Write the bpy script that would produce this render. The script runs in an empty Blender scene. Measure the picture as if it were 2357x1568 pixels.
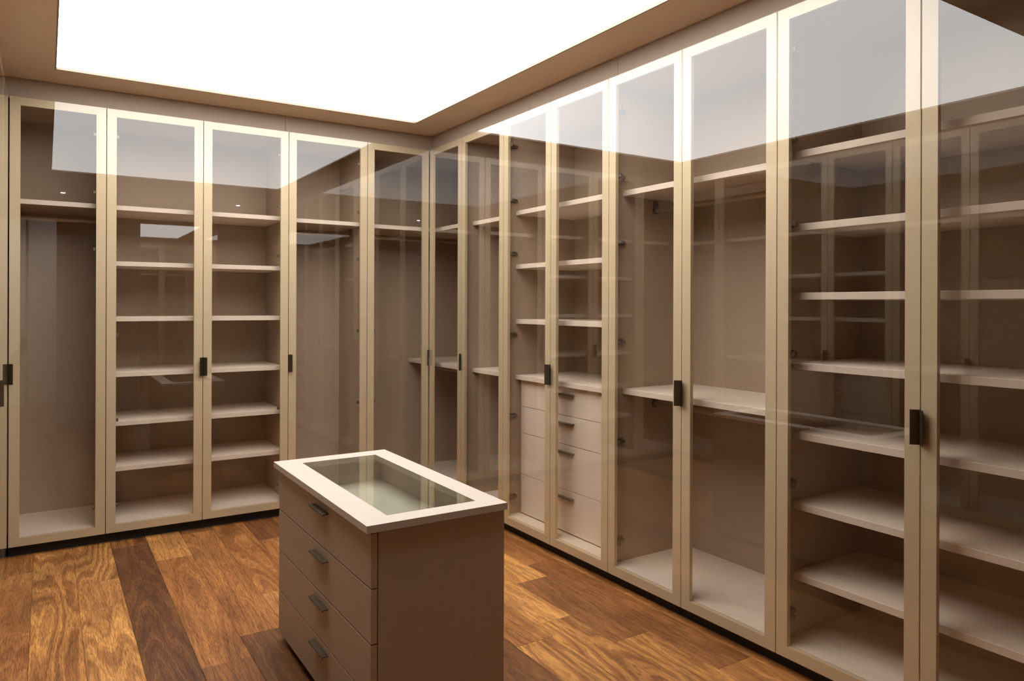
import bpy, bmesh, math, random
from mathutils import Matrix, Vector

random.seed(7)
sc = bpy.context.scene
col = sc.collection

# ------------------------------------------------------------------ camera, world, exposure
XR, YB, XL, YF = 2.2994, 4.6821, -0.167, -0.52      # door planes: right, back, left; front wall
ZC = 2.57                                          # ceiling
cam_d = bpy.data.cameras.new('camera')
cam = bpy.data.objects.new('camera', cam_d)
col.objects.link(cam)
r = Vector((0.841791466561564, -0.5397913204974495, 0.0035294673466349717))
u = Vector((-0.002935678592271362, 0.001960417160689959, 0.9999937692584683))
w = Vector((0.5397948764256049, 0.841796582958244, -6.56086128914061e-05))
m = Matrix((r, u, -w)).transposed().to_4x4()
m.translation = Vector((0, 0, 1.36))
cam.matrix_world = m
cam_d.sensor_fit = 'HORIZONTAL'
cam_d.sensor_width = 36.0
cam_d.lens = 1673.88 / 2357 * 36
cam_d.shift_y = (701.88 - 784) / 2357
cam_d.clip_start = 0.02
sc.camera = cam

world = bpy.data.worlds.new('world')
sc.world = world
world.use_nodes = True
world.node_tree.nodes['Background'].inputs[0].default_value = (0.5, 0.45, 0.4, 1)
world.node_tree.nodes['Background'].inputs[1].default_value = 0.02

sc.view_settings.view_transform = 'Standard'
sc.view_settings.look = 'None'
sc.view_settings.gamma = 1.0
sc.view_settings.use_curve_mapping = False
sc.view_settings.exposure = 0.40
PANEL_STRENGTH = 4.6
sc.cycles.use_denoising = True
sc.cycles.denoising_prefilter = 'ACCURATE'
sc.cycles.transparent_max_bounces = 32
sc.cycles.max_bounces = 12
sc.cycles.diffuse_bounces = 6
sc.cycles.glossy_bounces = 6
sc.cycles.caustics_reflective = False
sc.cycles.caustics_refractive = False
sc.cycles.sample_clamp_indirect = 6.0


# ------------------------------------------------------------------ materials
def mat(name):
    mt = bpy.data.materials.new(name)
    mt.use_nodes = True
    nt = mt.node_tree
    b = nt.nodes.get('Principled BSDF')
    return mt, nt, b


def N(nt, t, **kw):
    n = nt.nodes.new(t)
    for k, v in kw.items():
        setattr(n, k, v)
    return n


def mathn(nt, op, a, b=None, clamp=False):
    n = nt.nodes.new('ShaderNodeMath')
    n.operation = op
    n.use_clamp = clamp
    for i, v in enumerate((a, b)):
        if v is None:
            continue
        if isinstance(v, (int, float)):
            n.inputs[i].default_value = v
        else:
            nt.links.new(v, n.inputs[i])
    return n.outputs[0]


def mixc(nt, f, a, b, blend='MIX'):
    n = nt.nodes.new('ShaderNodeMix')
    n.data_type = 'RGBA'
    n.blend_type = blend
    for i, v in ((0, f), (6, a), (7, b)):
        if isinstance(v, (int, float)):
            n.inputs[i].default_value = v
        elif isinstance(v, tuple):
            n.inputs[i].default_value = (*v, 1) if len(v) == 3 else v
        else:
            nt.links.new(v, n.inputs[i])
    return n.outputs[2]


def scaled(nt, src, s):
    n = nt.nodes.new('ShaderNodeVectorMath')
    n.operation = 'MULTIPLY'
    nt.links.new(src, n.inputs[0])
    n.inputs[1].default_value = s
    return n.outputs[0]


def noise(nt, vec, scale, detail=2.0, rough=0.5, dist=0.0):
    n = nt.nodes.new('ShaderNodeTexNoise')
    n.inputs['Scale'].default_value = scale
    n.inputs['Detail'].default_value = detail
    n.inputs['Roughness'].default_value = rough
    n.inputs['Distortion'].default_value = dist
    nt.links.new(vec, n.inputs['Vector'])
    return n.outputs[0]


def ramp(nt, fac, stops):
    n = nt.nodes.new('ShaderNodeValToRGB')
    e = n.color_ramp.elements
    while len(e) < len(stops):
        e.new(0.5)
    for el, (p, c) in zip(e, stops):
        el.position = p
        el.color = (*c, 1) if len(c) == 3 else c
    nt.links.new(fac, n.inputs[0])
    return n.outputs[0]


def laminate(name, c, rough=0.5, amount=0.10, bump=0.02):
    """woven-look melamine board"""
    mt, nt, b = mat(name)
    pos = N(nt, 'ShaderNodeNewGeometry').outputs['Position']
    h = noise(nt, scaled(nt, pos, (18, 18, 420)), 1.0, 2)
    v = noise(nt, scaled(nt, pos, (420, 420, 18)), 1.0, 2)
    g = noise(nt, scaled(nt, pos, (2, 2, 2)), 1.0, 2)
    s = mathn(nt, 'ADD', mathn(nt, 'MULTIPLY', h, 0.5), mathn(nt, 'MULTIPLY', v, 0.5))
    s = mathn(nt, 'ADD', mathn(nt, 'MULTIPLY', s, 0.8), mathn(nt, 'MULTIPLY', g, 0.2))
    lo = tuple(x * (1 - amount) for x in c)
    hi = tuple(x * (1 + amount) for x in c)
    nt.links.new(ramp(nt, s, [(0.3, lo), (0.7, hi)]), b.inputs['Base Color'])
    b.inputs['Roughness'].default_value = rough
    b.inputs['Specular IOR Level'].default_value = 0.35
    bp = N(nt, 'ShaderNodeBump')
    bp.inputs['Strength'].default_value = bump
    bp.inputs['Distance'].default_value = 0.001
    nt.links.new(s, bp.inputs['Height'])
    nt.links.new(bp.outputs[0], b.inputs['Normal'])
    return mt


M = {}
M['board'] = laminate('greige_board', (0.405, 0.308, 0.225), 0.5)
M['pale'] = laminate('pale_board', (0.74, 0.635, 0.525), 0.5, 0.06)
M['top'] = laminate('pale_top_board', (0.52, 0.445, 0.375), 0.45, 0.05)
M['fascia'] = laminate('fascia_board', (0.40, 0.310, 0.232), 0.55)
M['paint'] = laminate('ceiling_paint', (0.86, 0.715, 0.575), 0.7, 0.03, 0.01)
M['hall'] = laminate('white_paint', (0.78, 0.77, 0.75), 0.7, 0.02, 0.01)


def metal(name, c, metallic, rough, grain=0.05):
    mt, nt, b = mat(name)
    pos = N(nt, 'ShaderNodeNewGeometry').outputs['Position']
    g = noise(nt, pos, 900, 2)
    lo = tuple(x * (1 - grain) for x in c)
    hi = tuple(x * (1 + grain) for x in c)
    nt.links.new(ramp(nt, g, [(0.3, lo), (0.7, hi)]), b.inputs['Base Color'])
    b.inputs['Metallic'].default_value = metallic
    b.inputs['Roughness'].default_value = rough
    return mt


M['frame'] = metal('champagne_frame', (0.65, 0.535, 0.355), 0.15, 0.45)
M['bronze'] = metal('dark_bronze', (0.085, 0.060, 0.036), 0.8, 0.42, 0.15)
M['pull'] = metal('bronze_pull', (0.16, 0.125, 0.085), 0.8, 0.45, 0.12)
M['steel'] = metal('hinge_steel', (0.17, 0.14, 0.105), 0.8, 0.45)
M['rod'] = metal('brushed_rod', (0.45, 0.35, 0.25), 0.7, 0.35)
M['trimmetal'] = metal('light_trim', (0.30, 0.24, 0.18), 0.3, 0.5)  # brown tone stands in for the shadow gap round the light panel
M['black'] = metal('black_plinth', (0.012, 0.010, 0.009), 0.0, 0.7)
M['chrome'] = metal('satin_chrome', (0.75, 0.73, 0.70), 1.0, 0.25)


def glass(name, tint, ior, strength=1.0):
    """thin architectural glass: clear transmission plus Fresnel mirror on the entry face"""
    mt, nt, b = mat(name)
    nt.nodes.remove(b)
    out = [n for n in nt.nodes if n.type == 'OUTPUT_MATERIAL'][0]
    fr = N(nt, 'ShaderNodeFresnel')
    fr.inputs['IOR'].default_value = ior
    geo = N(nt, 'ShaderNodeNewGeometry')
    front = mathn(nt, 'SUBTRACT', 1.0, geo.outputs['Backfacing'])
    # two surfaces of one pane: 2F / (1 + F)
    f2 = mathn(nt, 'DIVIDE', mathn(nt, 'MULTIPLY', fr.outputs[0], 2.0), mathn(nt, 'ADD', fr.outputs[0], 1.0))
    f2 = mathn(nt, 'MULTIPLY', mathn(nt, 'MULTIPLY', f2, strength), front, True)
    tr = N(nt, 'ShaderNodeBsdfTransparent')
    nt.links.new(mixc(nt, front, (1.0, 1.0, 1.0), tint), tr.inputs[0])
    gl = N(nt, 'ShaderNodeBsdfGlossy')
    gl.inputs['Roughness'].default_value = 0.0
    gl.inputs[0].default_value = (1, 1, 1, 1)
    mx = N(nt, 'ShaderNodeMixShader')
    nt.links.new(f2, mx.inputs[0])
    nt.links.new(tr.outputs[0], mx.inputs[1])
    nt.links.new(gl.outputs[0], mx.inputs[2])
    nt.links.new(mx.outputs[0], out.inputs[0])
    return mt


M['glass'] = glass('door_glass', (0.93, 0.905, 0.875), 1.46)
M['clear'] = glass('display_glass', (0.86, 0.92, 0.86), 1.52)

mt, nt, b = mat('mirror_silver')
b.inputs['Base Color'].default_value = (0.82, 0.82, 0.80, 1)
b.inputs['Metallic'].default_value = 1.0
b.inputs['Roughness'].default_value = 0.0
M['mirror'] = mt


def emit(name, c, s):
    mt, nt, b = mat(name)
    nt.nodes.remove(b)
    out = [n for n in nt.nodes if n.type == 'OUTPUT_MATERIAL'][0]
    e = N(nt, 'ShaderNodeEmission')
    e.inputs[0].default_value = (*c, 1)
    e.inputs[1].default_value = s
    nt.links.new(e.outputs[0], out.inputs[0])
    return mt


M['light'] = emit('stretch_ceiling_light', (1.0, 0.985, 0.97), PANEL_STRENGTH)
M['lamp'] = emit('hall_lamp_light', (1.0, 0.96, 0.90), 55.0)  # glow of the unseen lamp added in the hallway
M['led'] = emit('led_dot', (0.85, 0.82, 1.0), 3.0)  # small glowing ellipses on the wardrobe back panels

# hardwood planks; every plank carries tone / seed / figure in its object colour
mt, nt, b = mat('hardwood')
oi = N(nt, 'ShaderNodeObjectInfo')
sep = N(nt, 'ShaderNodeSeparateColor')
nt.links.new(oi.outputs['Color'], sep.inputs[0])
tone, seed, fig = sep.outputs[0], sep.outputs[1], sep.outputs[2]
pos = N(nt, 'ShaderNodeNewGeometry').outputs['Position']
off = N(nt, 'ShaderNodeCombineXYZ')
nt.links.new(mathn(nt, 'MULTIPLY', seed, 37.0), off.inputs[0])
nt.links.new(mathn(nt, 'MULTIPLY', seed, 91.0), off.inputs[1])
nt.links.new(mathn(nt, 'MULTIPLY', seed, 17.0), off.inputs[2])
va = N(nt, 'ShaderNodeVectorMath', operation='ADD')
nt.links.new(pos, va.inputs[0])
nt.links.new(off.outputs[0], va.inputs[1])
P = va.outputs[0]
st = N(nt, 'ShaderNodeCombineXYZ')
st.inputs[0].default_value = 5.0
nt.links.new(mathn(nt, 'ADD', mathn(nt, 'MULTIPLY', fig, 0.45), 0.25), st.inputs[1])
vm = N(nt, 'ShaderNodeVectorMath', operation='MULTIPLY')
nt.links.new(P, vm.inputs[0])
nt.links.new(st.outputs[0], vm.inputs[1])
warp = noise(nt, vm.outputs[0], 1.0, 1.5, 0.4)           # slow figure
warp2 = noise(nt, scaled(nt, P, (22, 4, 1)), 1.0, 3, 0.55)
ringc = mathn(nt, 'ADD', mathn(nt, 'MULTIPLY', warp, 7.0), mathn(nt, 'MULTIPLY', warp2, 0.7))
rings = mathn(nt, 'ADD', mathn(nt, 'MULTIPLY', mathn(nt, 'SINE', mathn(nt, 'MULTIPLY', ringc, 11.0)), 0.5), 0.5)
ring2 = mathn(nt, 'ADD', mathn(nt, 'MULTIPLY', mathn(nt, 'SINE', mathn(nt, 'MULTIPLY', ringc, 31.0)), 0.5), 0.5)
mott = noise(nt, scaled(nt, P, (9, 2.2, 1)), 1.0, 4, 0.6)
pores = noise(nt, scaled(nt, P, (380, 16, 1)), 1.0, 3, 0.6)
pores2 = noise(nt, scaled(nt, P, (900, 55, 1)), 1.0, 2, 0.6)
base = ramp(nt, tone, [(0.0, (0.095, 0.036, 0.014)), (0.5, (0.385, 0.158, 0.048)), (1.0, (0.640, 0.318, 0.098))])
dark = mixc(nt, 1.0, base, (0.46, 0.40, 0.36), 'MULTIPLY')
gold = mixc(nt, 0.65, base, (0.84, 0.455, 0.125))
rf = mathn(nt, 'MULTIPLY', mathn(nt, 'POWER', rings, 3.5), fig)
c1 = mixc(nt, mathn(nt, 'MULTIPLY', rf, mathn(nt, 'ADD', mathn(nt, 'MULTIPLY', tone, 0.75), 0.12), True), base, gold)
lo_r = mathn(nt, 'MULTIPLY', mathn(nt, 'POWER', mathn(nt, 'SUBTRACT', 1.0, rings), 4.0),
             mathn(nt, 'ADD', mathn(nt, 'MULTIPLY', fig, 0.55), 0.22))
c2 = mixc(nt, lo_r, c1, dark)
c2 = mixc(nt, mathn(nt, 'MULTIPLY', mathn(nt, 'POWER', ring2, 4.0), 0.45), c2, dark)
mm = ramp(nt, mott, [(0.25, (0.60, 0.55, 0.52)), (0.72, (1.28, 1.26, 1.20))])
c3 = mixc(nt, 1.0, c2, mm, 'MULTIPLY')
pp = ramp(nt, pores, [(0.36, (0.42, 0.36, 0.32)), (0.56, (1.12, 1.12, 1.12))])
c4 = mixc(nt, 0.75, c3, pp, 'MULTIPLY')
pq = ramp(nt, pores2, [(0.40, (0.70, 0.66, 0.62)), (0.60, (1.12, 1.12, 1.12))])
c5 = mixc(nt, 0.6, c4, pq, 'MULTIPLY')
nt.links.new(c5, b.inputs['Base Color'])
b.inputs['Roughness'].default_value = 0.42
b.inputs['Specular IOR Level'].default_value = 0.4
bp = N(nt, 'ShaderNodeBump')
bp.inputs['Strength'].default_value = 0.12
bp.inputs['Distance'].default_value = 0.001
nt.links.new(pores, bp.inputs['Height'])
nt.links.new(bp.outputs[0], b.inputs['Normal'])
M['wood'] = mt


# ------------------------------------------------------------------ mesh helpers
class MB:
    """collects boxes, prisms and tubes in world coordinates; build() makes ONE mesh object"""

    def __init__(self):
        self.v, self.f = [], []

    def add(self, vs, fs):
        o = len(self.v)
        self.v += [tuple(x) for x in vs]
        self.f += [tuple(i + o for i in f) for f in fs]
        return self

    def box(self, a, b_):
        (x0, y0, z0), (x1, y1, z1) = a, b_
        x0, x1 = min(x0, x1), max(x0, x1)
        y0, y1 = min(y0, y1), max(y0, y1)
        z0, z1 = min(z0, z1), max(z0, z1)
        return self.add([(x0, y0, z0), (x1, y0, z0), (x1, y1, z0), (x0, y1, z0),
                         (x0, y0, z1), (x1, y0, z1), (x1, y1, z1), (x0, y1, z1)],
                        [(0, 3, 2, 1), (4, 5, 6, 7), (0, 1, 5, 4), (1, 2, 6, 5), (2, 3, 7, 6), (3, 0, 4, 7)])

    def prism(self, pts, axis_vec):
        """closed polygon (3D points) swept along a vector"""
        n = len(pts)
        a = [Vector(p) for p in pts]
        q = [p + Vector(axis_vec) for p in a]
        fs = [tuple(range(n)), tuple(range(2 * n - 1, n - 1, -1))]
        fs += [(i, (i + 1) % n, n + (i + 1) % n, n + i) for i in range(n)]
        return self.add(a + q, fs)

    def tube(self, a, b_, rad, n=14):
        a, b_ = Vector(a), Vector(b_)
        d = (b_ - a).normalized()
        s = d.orthogonal().normalized()
        t = d.cross(s)
        ring = [s * math.cos(2 * math.pi * i / n) * rad + t * math.sin(2 * math.pi * i / n) * rad for i in range(n)]
        return self.prism([a + k for k in ring], b_ - a)

    def build(self, name, m_, parent=None, bevel=0.0, origin=None, seg=2):
        o = origin
        if o is None:
            o = Vector(parent['_o']) if parent is not None and '_o' in parent else Vector((0, 0, 0))
        bm = bmesh.new()
        vs = [bm.verts.new(Vector(p) - Vector(o)) for p in self.v]
        for f in self.f:
            bm.faces.new([vs[i] for i in f])
        bmesh.ops.recalc_face_normals(bm, faces=bm.faces)
        if bevel:
            bmesh.ops.bevel(bm, geom=list(bm.edges), offset=bevel, segments=seg, affect='EDGES', clamp_overlap=True)
        me = bpy.data.meshes.new(name)
        bm.to_mesh(me)
        bm.free()
        me.materials.append(M[m_])
        ob = bpy.data.objects.new(name, me)
        col.objects.link(ob)
        ob['_o'] = tuple(o)
        if parent is not None:
            ob.parent = parent
        else:
            ob.location = o
        return ob


def thing(name, label, cat, loc, group=None):
    e = bpy.data.objects.new(name, None)
    e.empty_display_size = 0.1
    col.objects.link(e)
    e.location = loc
    e['_o'] = tuple(loc)
    e['label'] = label
    e['category'] = cat
    if group:
        e['group'] = group
    return e


def struct(o):
    o['kind'] = 'structure'
    return o


# wall frames: u runs along the wall, d goes into the cabinet, z up
def W(wall, uu, d, z):
    if wall == 'B':
        return (uu, YB + d, z)
    if wall == 'R':
        return (XR + d, uu, z)
    return (XL - d, uu, z)


def wb(mb, wall, u0, u1, d0, d1, z0, z1):
    return mb.box(W(wall, u0, d0, z0), W(wall, u1, d1, z1))


# ------------------------------------------------------------------ the setting: floor, walls, ceiling
DEP = 0.53
XR2, XL2, YB2 = XR + DEP + 0.02, XL - DEP - 0.02, YB + DEP + 0.02

fl = struct(MB().box((XL2, -2.4, -0.06), (XR2, YB2, -0.013)).build('floor', 'black', origin=(1, 2, -0.013)))
PW = 0.181
X0 = -0.051 - 2 * PW
joints = {  # column index -> y of end joints and tones from the back wall forward
    1: ([4.40, 3.60], [0.42, 0.56, 0.45]),
    2: ([], [0.62]),
    3: ([4.08, 3.72], [0.66, 0.70, 0.84]),
    4: ([4.58], [0.30, 0.10]),
    5: ([4.24], [0.86, 0.50]),
    6: ([4.65, 3.10], [0.22, 0.52, 0.14]),
    7: ([3.50], [0.50, 0.72]),
    8: ([4.30, 2.6], [0.18, 0.55, 0.4]),
    9: ([4.0, 2.5], [0.5, 0.62, 0.45]),
    10: ([3.3, 1.9], [0.45, 0.22, 0.6]),
    11: ([3.62, 2.42], [0.6, 0.58, 0.70]),
    12: ([3.75, 2.54], [0.45, 0.86, 0.62]),
    13: ([2.97, 2.243], [0.92, 0.30, 0.76]),
    14: ([3.15, 1.87], [0.42, 0.36, 0.66]),
}
figure = {(2, 0): 0.85, (3, 0): 0.85, (3, 2): 0.75, (4, 1): 0.35, (11, 2): 0.9, (12, 2): 0.8, (13, 2): 0.7, (13, 0): 0.5}
k = 0
for c in range(0, 16):
    xa, xb = X0 + c * PW, X0 + (c + 1) * PW
    xa, xb = max(xa, XL2 + 0.3), min(xb, XR2 - 0.3)
    if xb - xa < 0.02:
        continue
    js, tn = joints.get(c, ([random.uniform(3.2, 4.2), random.uniform(1.8, 2.8)], [0.4, 0.6, 0.5]))
    js, tn = list(js), list(tn)
    y = (js[-1] if js else YB) - random.uniform(1.3, 1.9)
    while y > -2.3:
        js.append(y)
        tn.append(random.uniform(0.2, 0.75))
        y -= random.uniform(0.8, 1.6)
    edges = [YB + 0.07] + js + [-2.35]
    for i in range(len(edges) - 1):
        g = 0.0005
        pl = MB().box((xa + g, edges[i + 1] + g, -0.013), (xb - g, edges[i] - g, 0.0)).build(
            'plank', 'wood', fl, bevel=0.0006, seg=1)
        pl.color = (tn[min(i, len(tn) - 1)], random.random(), figure.get((c, i), random.uniform(0.12, 0.45)), 1)
        k += 1

struct(MB().box((XL2 - 0.1, YB2, -0.06), (XR2 + 0.1, YB2 + 0.1, 2.75)).build('wall_back', 'paint', origin=(1, YB2, 0)))
struct(MB().box((XR2, YF - 0.08, -0.06), (XR2 + 0.1, YB2, 2.75)).build('wall_right', 'paint', origin=(XR2, 2, 0)))
struct(MB().box((XL2 - 0.1, YF - 0.08, -0.06), (XL2, YB2, 2.75)).build('wall_left', 'paint', origin=(XL2, 2, 0)))
# front wall with the doorway
wf = MB()
wf.box((0.93, YF - 0.08, -0.013), (XR2, YF, 2.75))
wf.box((XL2, YF - 0.08, 2.32), (0.93, YF, 2.75))
wf.box((XL2, YF - 0.08, -0.013), (XL, YF, 2.32))
struct(wf.build('wall_front', 'fascia', origin=(1, YF, 0)))

# soffit with the rectangular opening
LX0, LX1, LY0, LY1 = 0.036, 2.081, 1.50, 4.447
ce = MB()
for a, b_ in (((XL2, LY1), (XR2, YB2)), ((XL2, YF), (XR2, LY0)), ((XL2, LY0), (LX0, LY1)), ((LX1, LY0), (XR2, LY1))):
    ce.box((a[0], a[1], ZC), (b_[0], b_[1], ZC + 0.10))
ce.box((XL2, YF, ZC + 0.10), (XR2, YB2, ZC + 0.14))
struct(ce.build('ceiling', 'paint', origin=(1, 2, ZC)))

t = thing('ceiling_light_panel', 'large glowing white rectangular light panel set into the ceiling', 'ceiling light',
          ((LX0 + LX1) / 2, (LY0 + LY1) / 2, ZC + 0.012))
MB().box((LX0 + 0.007, LY0 + 0.007, ZC + 0.012), (LX1 - 0.007, LY1 - 0.007, ZC + 0.016)).build('diffuser', 'light', t)
fr = MB()
e = 0.007
fr.box((LX0, LY0, ZC + 0.0005), (LX0 + e, LY1, ZC + 0.02)).box((LX1 - e, LY0, ZC + 0.0005), (LX1, LY1, ZC + 0.02))
fr.box((LX0 + e, LY0, ZC + 0.0005), (LX1 - e, LY0 + e, ZC + 0.02)).box((LX0 + e, LY1 - e, ZC + 0.0005), (LX1 - e, LY1, ZC + 0.02))
fr.build('edge_trim', 'trimmetal', t)  # thin trim whose dark colour stands for the panel's shadow gap

# fascia boards between the door tops and the soffit
FD0, FD1, FZ0 = 0.040, 0.058, 2.458
fas = [('B', XL - 0.04, 1.2925), ('B', 1.2945, XR + FD0), ('R', 2.703, YB + FD0), ('R', 0.69, 2.701), ('R', YF, 0.688),
       ('L', 2.703, YB + FD0), ('L', 0.69, 2.701), ('L', YF, 0.688)]
for i, (wl, a, b_) in enumerate(fas):
    mb = MB()
    wb(mb, wl, a, b_, FD0, FD1, FZ0, ZC - 0.001)
    struct(mb.build('trim_%d' % (i + 1), 'fascia', bevel=0.0008, seg=1, origin=W(wl, (a + b_) / 2, FD0, FZ0)))

# ------------------------------------------------------------------ wardrobe units
TS = 0.012
ZB, ZT = 0.060, 2.460          # door bottom / top
STILE, RAIL = 0.048, 0.043
SH = 0.027
HINGE_Z = (2.31, 1.985, 1.665, 1.18, 0.695, 0.21)


def make_door(root, wall, u0, u1, hinge, pull, back=False):
    """framed glass door: champagne frame (the part), glass sheet, pull and hinges as sub-parts"""
    a, b_ = u0 + 0.0020, u1 - 0.0020
    fr = MB()
    d0, d1 = 0.0046, 0.022
    oc = [(a, ZB), (b_, ZB), (b_, ZT), (a, ZT)]
    ic = [(a + STILE, ZB + RAIL), (b_ - STILE, ZB + RAIL), (b_ - STILE, ZT - RAIL), (a + STILE, ZT - RAIL)]
    vs = [W(wall, p[0], d0, p[1]) for p in oc] + [W(wall, p[0], d0, p[1]) for p in ic] + \
         [W(wall, p[0], d1, p[1]) for p in oc] + [W(wall, p[0], d1, p[1]) for p in ic]
    fs = []
    for i in range(4):
        j = (i + 1) % 4
        fs += [(i, j, 4 + j, 4 + i), (8 + i, 12 + i, 12 + j, 8 + j), (i, 8 + i, 8 + j, j), (4 + i, 4 + j, 12 + j, 12 + i)]
    fr.add(vs, fs)
    door = fr.build('door', 'frame', root)
    gp = MB()
    wb(gp, wall, a, b_, 0.0, 0.004, ZB, ZT)
    gp.build('glass_pane', 'glass', door)
    if pull in ('lo', 'hi'):
        # bronze wing flaring at 45 degrees from the door edge over its own door
        ue, s = (a, 1) if pull == 'lo' else (b_, -1)
        pts = [(-0.0014, 0.010), (-0.0014, -0.003), (0.0170, -0.0214), (0.0186, -0.0198), (0.0006, -0.0018), (0.0006, -0.0006), (-0.0004, -0.0006), (-0.0004, 0.010)]
        h = MB()
        P3 = [W(wall, ue + s * q[0], q[1], 0.927) for q in pts]
        h.prism(P3, (0, 0, 0.110))
        h.build('handle', 'bronze', door)
    if hinge in ('lo', 'hi'):
        ue, s = (u0 + TS, 1) if hinge == 'lo' else (u1 - TS, -1)
        for z in HINGE_Z:
            h = MB()
            wb(h, wall, ue, ue + s * 0.004, 0.045, 0.088, z - 0.013, z + 0.013)
            wb(h, wall, ue + s * 0.004, ue + s * 0.017, 0.034, 0.090, z - 0.0075, z + 0.0075)
            wb(h, wall, ue + s * 0.002, ue + s * 0.052, 0.0225, 0.034, z - 0.009, z + 0.009)
            h.build('hinge', 'steel', door, bevel=0.0012, seg=1)
    return door


def make_rod(root, wall, u0, u1, z, d=0.30):
    mb = MB()
    mb.tube(W(wall, u0 + 0.004, d, z), W(wall, u1 - 0.004, d, z), 0.0125, 16)
    rod = mb.build('clothes_rail', 'rod', root)
    for uu, s in ((u0, 1), (u1, -1)):
        br = MB()
        br.tube(W(wall, uu, d, z), W(wall, uu + s * 0.012, d, z), 0.019, 16)
        wb(br, wall, uu, uu + s * 0.010, d - 0.013, d + 0.013, z, z + 0.045)
        br.build('bracket', 'steel', rod)


def make_drawers(root, wall, u0, u1, seams, d=0.115, top=None):
    for i in range(len(seams) - 1):
        z1, z0 = seams[i] - 0.0015, seams[i + 1] + 0.0015
        mb = MB()
        wb(mb, wall, u0 + 0.006, u1 - 0.006, d, d + 0.018, z0, z1)
        dr = mb.build('drawer', 'pale', root, bevel=0.0008, seg=1)
        bx = MB()
        wb(bx, wall, u0 + 0.02, u1 - 0.02, d + 0.018, DEP - 0.03, z0 + 0.01, z1 - 0.03)
        bx.build('drawer_box', 'board', dr)
        uc, hz = (u0 + u1) / 2, seams[i] - 0.038
        h = MB()
        wb(h, wall, uc - 0.075, uc + 0.075, d - 0.022, d, hz - 0.003, hz + 0.001)
        wb(h, wall, uc - 0.075, uc + 0.075, d - 0.022, d - 0.019, hz - 0.008, hz - 0.003)
        h.build('handle', 'pull', dr, bevel=0.0007, seg=1)


def make_unit(wall, u0, u1, label, shelves=(), rods=(), drawers=None, doors=(), deep=(), dots=(), group=None):
    root = thing('wardrobe', label, 'wardrobe', W(wall, (u0 + u1) / 2, 0.03, 0.0), group)
    a, b_ = u0 + 0.0005, u1 - 0.0005
    for p0, p1 in ((a, u0 + TS), (u1 - TS, b_)):
        mb = MB()
        wb(mb, wall, p0, p1, 0.025, DEP + 0.015, 0.074, 2.456)
        mb.build('side_panel', 'board', root)
    i0, i1 = u0 + TS, u1 - TS
    mb = MB()
    wb(mb, wall, i0, i1, DEP, DEP + 0.012, 0.076, 2.456)
    mb.build('back_panel', 'board', root)
    mb = MB()
    wb(mb, wall, i0, i1, 0.026, DEP, 2.436, 2.456)
    mb.build('top_panel', 'board', root)
    mb = MB()
    wb(mb, wall, i0, i1, 0.026, DEP, 0.080, 0.104)
    mb.build('bottom_panel', 'pale', root)
    mb = MB()
    wb(mb, wall, a - 0.0004, b_ + 0.0004, 0.052, 0.066, 0.0, 0.076)
    mb.build('plinth', 'black', root)
    for z in shelves:
        mb = MB()
        wb(mb, wall, i0 + 0.0005, i1 - 0.0005, 0.085, DEP, z - SH / 2, z + SH / 2)
        mb.build('shelf', 'pale', root, bevel=0.0012, seg=1)
    for z in rods:
        make_rod(root, wall, i0, i1, z)
    if drawers:
        make_drawers(root, wall, i0 + 0.014, i1 - 0.014, drawers)
        for p0, p1 in ((i0, i0 + 0.014), (i1 - 0.014, i1)):
            mb = MB()
            wb(mb, wall, p0, p1, 0.118, DEP, drawers[-1] + 0.0, drawers[0])
            mb.build('filler_strip', 'board', root)
    for uu in dots:
        mb = MB()
        c = Vector(W(wall, uu, DEP - 0.002, 2.033))
        mb.prism([c + Vector((0.013 * math.cos(k * math.pi / 8), 0, 0.0026 * math.sin(k * math.pi / 8))) for k in range(16)], (0, 0.002, 0))
        mb.build('indicator_light', 'led', root)
    for (p0, p1, hg, pu) in doors:
        make_door(root, wall, p0, p1, hg, pu)
    return root


# positions along the walls
B = [-0.1655, 0.287, 0.797, 1.307, 1.837, XR - 0.0005]
R_ = [YB - 0.0005, 4.214, 3.691, 3.206, 2.724, 2.240, 1.757, 1.2245, 0.692, 0.208, -0.276]

make_unit('B', B[0], B[1], 'single-door glass wardrobe with hanging rail in the far left corner', shelves=(1.914,), rods=(1.846,),
          doors=((B[0], B[1], 'hi', 'lo'),), dots=(0.087,))
make_unit('B', B[1], B[3], 'double-door glass wardrobe on the back wall with six open shelves',
          shelves=(1.913, 1.590, 1.269, 0.947, 0.664, 0.402),
          doors=((B[1], B[2], 'lo', 'hi'), (B[2], B[3], 'hi', 'lo')), dots=(1.108,))
make_unit('B', B[3], B[4], 'single-door glass wardrobe behind the island, with one high shelf and rail', shelves=(1.908,), rods=(1.845,),
          doors=((B[3], B[4], 'hi', 'lo'),))

# L-shaped corner unit: last back door and first right door
root = thing('corner_wardrobe', 'L-shaped corner wardrobe where the back and right runs meet', 'wardrobe', (XR, YB + 0.03, 0))
b4, r1, xe, ye = B[4], R_[1], XR + DEP, YB + DEP
MB().box((b4 + 0.0005, YB + 0.025, 0.074), (b4 + TS, ye + 0.015, 2.456)).build('side_panel', 'board', root)
MB().box((XR + 0.025, r1 + 0.0005, 0.074), (xe + 0.015, r1 + TS, 2.456)).build('side_panel', 'board', root)
MB().box((b4 + TS, ye, 0.076), (xe + 0.012, ye + 0.012, 2.456)).build('back_panel', 'board', root)
MB().box((xe, r1 + TS, 0.076), (xe + 0.012, ye, 2.456)).build('back_panel', 'board', root)


def ell(name, z0, z1, d, m_='board'):
    """L-shaped board"""
    pts = [(b4 + TS, YB + d), (XR + d, YB + d), (XR + d, r1 + TS), (xe, r1 + TS), (xe, ye), (b4 + TS, ye)]
    return MB().prism([(p[0], p[1], z0) for p in pts], (0, 0, z1 - z0)).build(name, m_, root)


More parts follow.
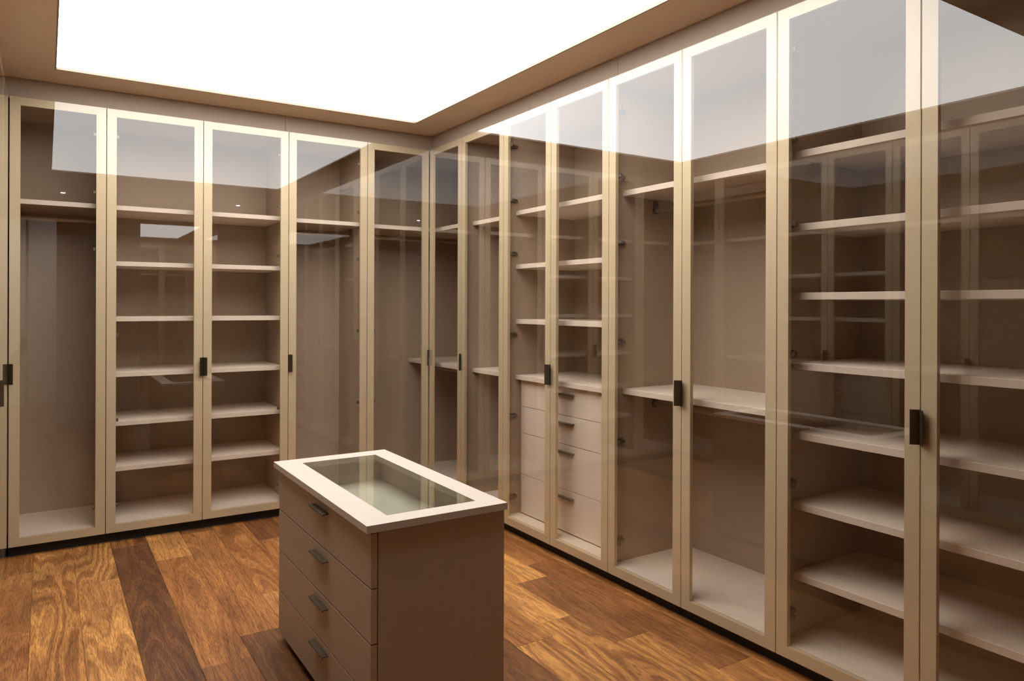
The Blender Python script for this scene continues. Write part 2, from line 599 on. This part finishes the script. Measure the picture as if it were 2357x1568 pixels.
ell('top_panel', 2.436, 2.456, 0.026)
ell('bottom_panel', 0.080, 0.104, 0.026, 'pale')
ell('shelf', 1.903 - SH / 2, 1.903 + SH / 2, 0.085, 'pale')
MB().box((XR + 0.085, r1 + TS, 0.926 - SH / 2), (xe, ye, 0.926 + SH / 2)).build('shelf', 'pale', root, bevel=0.0012, seg=1)
pl = MB()
pl.box((b4, YB + 0.052, 0), (XR + 0.066, YB + 0.066, 0.076)).box((XR + 0.052, r1, 0), (XR + 0.066, YB + 0.052, 0.076))
pl.build('plinth', 'black', root)
make_rod(root, 'B', b4 + TS, xe, 1.845)
make_rod(root, 'R', r1 + TS, ye, 0.862)
MB().prism([Vector((2.465, ye - 0.002, 2.020)) + Vector((0.013 * math.cos(q * math.pi / 8), 0, 0.0026 * math.sin(q * math.pi / 8)))
            for q in range(16)], (0, 0.002, 0)).build('indicator_light', 'led', root)  # small glowing ellipse on the back panel
make_door(root, 'B', B[4], B[5], 'lo', 'hi')
make_door(root, 'R', R_[1], R_[0], None, None)

DRAW = (0.908, 0.750, 0.590, 0.342, 0.110)
G_SH = (1.930, 1.655, 1.396, 1.133, 0.871, 0.606, 0.340)
make_unit('R', R_[2], R_[1], 'narrow single-door wardrobe on the right wall next to the corner', shelves=(1.898, 0.926), rods=(1.84, 0.862),
          doors=((R_[2], R_[1], 'lo', 'hi'),))
make_unit('R', R_[4], R_[2], 'double-door wardrobe holding a stack of four pale drawers', shelves=(1.912, 1.589, 1.260, 0.925), drawers=DRAW,
          doors=((R_[3], R_[2], 'hi', 'lo'), (R_[4], R_[3], 'lo', 'hi')))
make_unit('R', R_[6], R_[4], 'double-hanging wardrobe with two rails between the drawer stack and tall shelves', shelves=(1.908, 0.938),
          rods=(1.840, 0.862), doors=((R_[5], R_[4], 'hi', 'lo'), (R_[6], R_[5], 'lo', 'hi')))
make_unit('R', R_[8], R_[6], 'double-door wardrobe with seven dark shelves at the right picture edge', shelves=G_SH,
          doors=((R_[7], R_[6], 'hi', 'lo'), (R_[8], R_[7], 'lo', 'hi')))
make_unit('R', R_[10], R_[8], 'double-door wardrobe beyond the right picture edge, next to the mirror wall', shelves=(1.908, 0.938),
          rods=(1.840, 0.862), doors=((R_[9], R_[8], 'hi', 'lo'), (R_[10], R_[9], 'lo', 'hi')))

# left run (seen edge-on at the left picture edge and as reflections)
make_unit('L', R_[1], YB + DEP + 0.014, 'left-hand corner wardrobe seen edge-on at the left picture edge', shelves=(1.908,), rods=(1.845,),
          doors=((R_[1], R_[0], None, None),))
make_unit('L', R_[2], R_[1], 'narrow single-door wardrobe on the left wall with its pull at the picture edge', shelves=(1.908, 0.926), rods=(1.84,),
          doors=((R_[2], R_[1], 'hi', 'lo'),))
make_unit('L', R_[4], R_[2], 'left wall wardrobe with four drawers, reflected in the right glass doors', shelves=(1.912, 1.589, 1.260, 0.925),
          drawers=DRAW, doors=((R_[3], R_[2], 'hi', 'lo'), (R_[4], R_[3], 'lo', 'hi')))
make_unit('L', R_[6], R_[4], 'left wall double-hanging wardrobe, reflected opposite the island', shelves=(1.908, 0.938), rods=(1.840, 0.862),
          doors=((R_[5], R_[4], 'hi', 'lo'), (R_[6], R_[5], 'lo', 'hi')))
make_unit('L', R_[8], R_[6], 'left wall wardrobe with seven shelves, nearest to the camera', shelves=G_SH,
          doors=((R_[7], R_[6], 'hi', 'lo'), (R_[8], R_[7], 'lo', 'hi')))
struct(MB().box((XL2, YF, 0), (XL - 0.0, R_[8] - 0.002, ZC)).build('wall_left.001', 'fascia', origin=(XL, 0, 0)))

# ------------------------------------------------------------------ island display chest
IX0, IX1, IY0, IY1, IZ = 0.780, 1.260, 1.987, 3.003, 0.720
TT = 0.022
t = thing('island_chest', 'greige island chest of four drawers with a glass display top', 'island', ((IX0 + IX1) / 2, (IY0 + IY1) / 2, 0))
gx0, gx1, gy0, gy1 = 0.872, 1.183, 2.060, 2.919
zb_, zt_ = IZ - TT, IZ
oc = [(IX0, IY0), (IX1, IY0), (IX1, IY1), (IX0, IY1)]
ic = [(gx0, gy0), (gx1, gy0), (gx1, gy1), (gx0, gy1)]
vs = [(p[0], p[1], zb_) for p in oc] + [(p[0], p[1], zb_) for p in ic] + [(p[0], p[1], zt_) for p in oc] + [(p[0], p[1], zt_) for p in ic]
fs = []
for i in range(4):
    j = (i + 1) % 4
    fs += [(i, j, 4 + j, 4 + i), (8 + i, 12 + i, 12 + j, 8 + j), (i, 8 + i, 8 + j, j), (4 + i, 4 + j, 12 + j, 12 + i)]
MB().add(vs, fs).build('tabletop', 'top', t)
MB().box((gx0 + 0.0015, gy0 + 0.0015, zt_ - 0.007), (gx1 - 0.0015, gy1 - 0.0015, zt_ - 0.0005)).build('glass_pane', 'clear', t)
bx0, bx1, by0, by1 = 0.800, 1.257, 2.003, 2.992
MB().box((bx0 + 0.0225, by0, 0.033), (bx1, by0 + 0.018, zb_)).build('side_panel', 'board', t)
MB().box((bx0 + 0.0225, by1 - 0.018, 0.033), (bx1, by1, zb_)).build('side_panel', 'board', t)
MB().box((bx1 - 0.018, by0 + 0.018, 0.033), (bx1, by1 - 0.018, zb_)).build('back_panel', 'board', t)
MB().box((bx0 + 0.0225, by0 + 0.018, 0.033), (bx1 - 0.018, by1 - 0.018, 0.050)).build('bottom_panel', 'board', t)
MB().box((bx0 + 0.04, by0 + 0.03, 0.0), (bx1 - 0.03, by1 - 0.03, 0.033)).build('plinth', 'black', t)
seams = (0.690, 0.528, 0.365, 0.203, 0.034)
for i in range(4):
    z1, z0 = seams[i] - (0.0 if i == 0 else 0.0018), seams[i + 1] + 0.0018
    dr = MB().box((bx0, by0, z0), (bx0 + 0.020, by1, z1)).build('drawer', 'board', t, bevel=0.001, seg=1)
    if i == 0:      # display tray under the glass
        tr = MB()
        ax0, ax1, ay0, ay1, tz = bx0 + 0.021, bx1 - 0.022, by0 + 0.022, by1 - 0.022, 0.603
        tr.box((ax0, ay0, tz - 0.012), (ax1, ay1, tz))
        tr.box((ax0, ay0, tz), (ax0 + 0.012, ay1, zb_ - 0.004)).box((ax1 - 0.012, ay0, tz), (ax1, ay1, zb_ - 0.004))
        tr.box((ax0 + 0.012, ay0, tz), (ax1 - 0.012, ay0 + 0.012, zb_ - 0.004))
        tr.box((ax0 + 0.012, ay1 - 0.012, tz), (ax1 - 0.012, ay1, zb_ - 0.004))
        tr.build('display_tray', 'top', dr)
    else:
        MB().box((bx0 + 0.021, by0 + 0.03, z0 + 0.016), (bx1 - 0.03, by1 - 0.03, z1 - 0.03)).build('drawer_box', 'board', dr)
    hz, yc = (0.656, 0.496, 0.336, 0.180)[i], 2.455
    h = MB()
    h.box((bx0 - 0.022, yc - 0.075, hz - 0.002), (bx0, yc + 0.075, hz + 0.002))
    h.box((bx0 - 0.022, yc - 0.075, hz - 0.006), (bx0 - 0.019, yc + 0.075, hz - 0.002))
    h.build('handle', 'pull', dr, bevel=0.0007, seg=1)

# ------------------------------------------------------------------ front wall: mirror, entrance door, hallway
t = thing('wall_mirror', 'tall frameless mirror on the front wall, seen only as a reflection', 'mirror', (1.41, YF + 0.004, 0.06))
MB().box((0.966, YF + 0.0005, 0.06), (1.850, YF + 0.005, 2.331)).build('mirror_glass', 'mirror', t)

dl = MB().box((0.105, YF - 0.045, 0.006), (0.925, YF - 0.005, 2.315)).build('door_1', 'board', bevel=0.002, origin=(0.9, YF - 0.02, 0))
struct(dl)
h = MB()
h.box((0.160, YF - 0.005, 0.985), (0.210, YF + 0.004, 1.035)).box((0.160, YF - 0.005, 0.920), (0.210, YF + 0.004, 0.970))
h.tube((0.185, YF + 0.004, 1.010), (0.185, YF + 0.045, 1.010), 0.009)
h.box((0.178, YF + 0.038, 1.002), (0.310, YF + 0.050, 1.016))
h.build('door_handle', 'chrome', dl)

# hallway beyond the doorway
hw = struct(MB().box((XL2 - 0.1, -2.50, -0.06), (1.8, -2.40, 2.75)).build('wall_hall', 'hall', origin=(0.5, -2.4, 0)))
struct(MB().box((XL2 - 0.1, -2.40, -0.06), (XL2, YF - 0.08, 2.75)).build('wall_hall.001', 'hall', origin=(XL2, -1.5, 0)))
struct(MB().box((1.70, -2.40, -0.06), (1.80, YF - 0.08, 2.75)).build('wall_hall.002', 'hall', origin=(1.75, -1.5, 0)))
struct(MB().box((XL2 - 0.1, -2.50, 2.60), (1.80, YF - 0.08, 2.70)).build('ceiling.001', 'hall', origin=(0.5, -1.5, 2.6)))
t = thing('hall_lamp', 'round white ceiling lamp in the hallway behind the entrance door', 'lamp', (0.2, -1.5, 2.57))  # added out of view to brighten the hall wall reflected in the glass
MB().tube((0.2, -1.5, 2.600), (0.2, -1.5, 2.585), 0.16, 32).build('lamp_base', 'chrome', t)
MB().tube((0.2, -1.5, 2.585), (0.2, -1.5, 2.555), 0.145, 32).build('lamp_shade', 'lamp', t)

for o in col.objects:
    if '_o' in o:
        del o['_o']
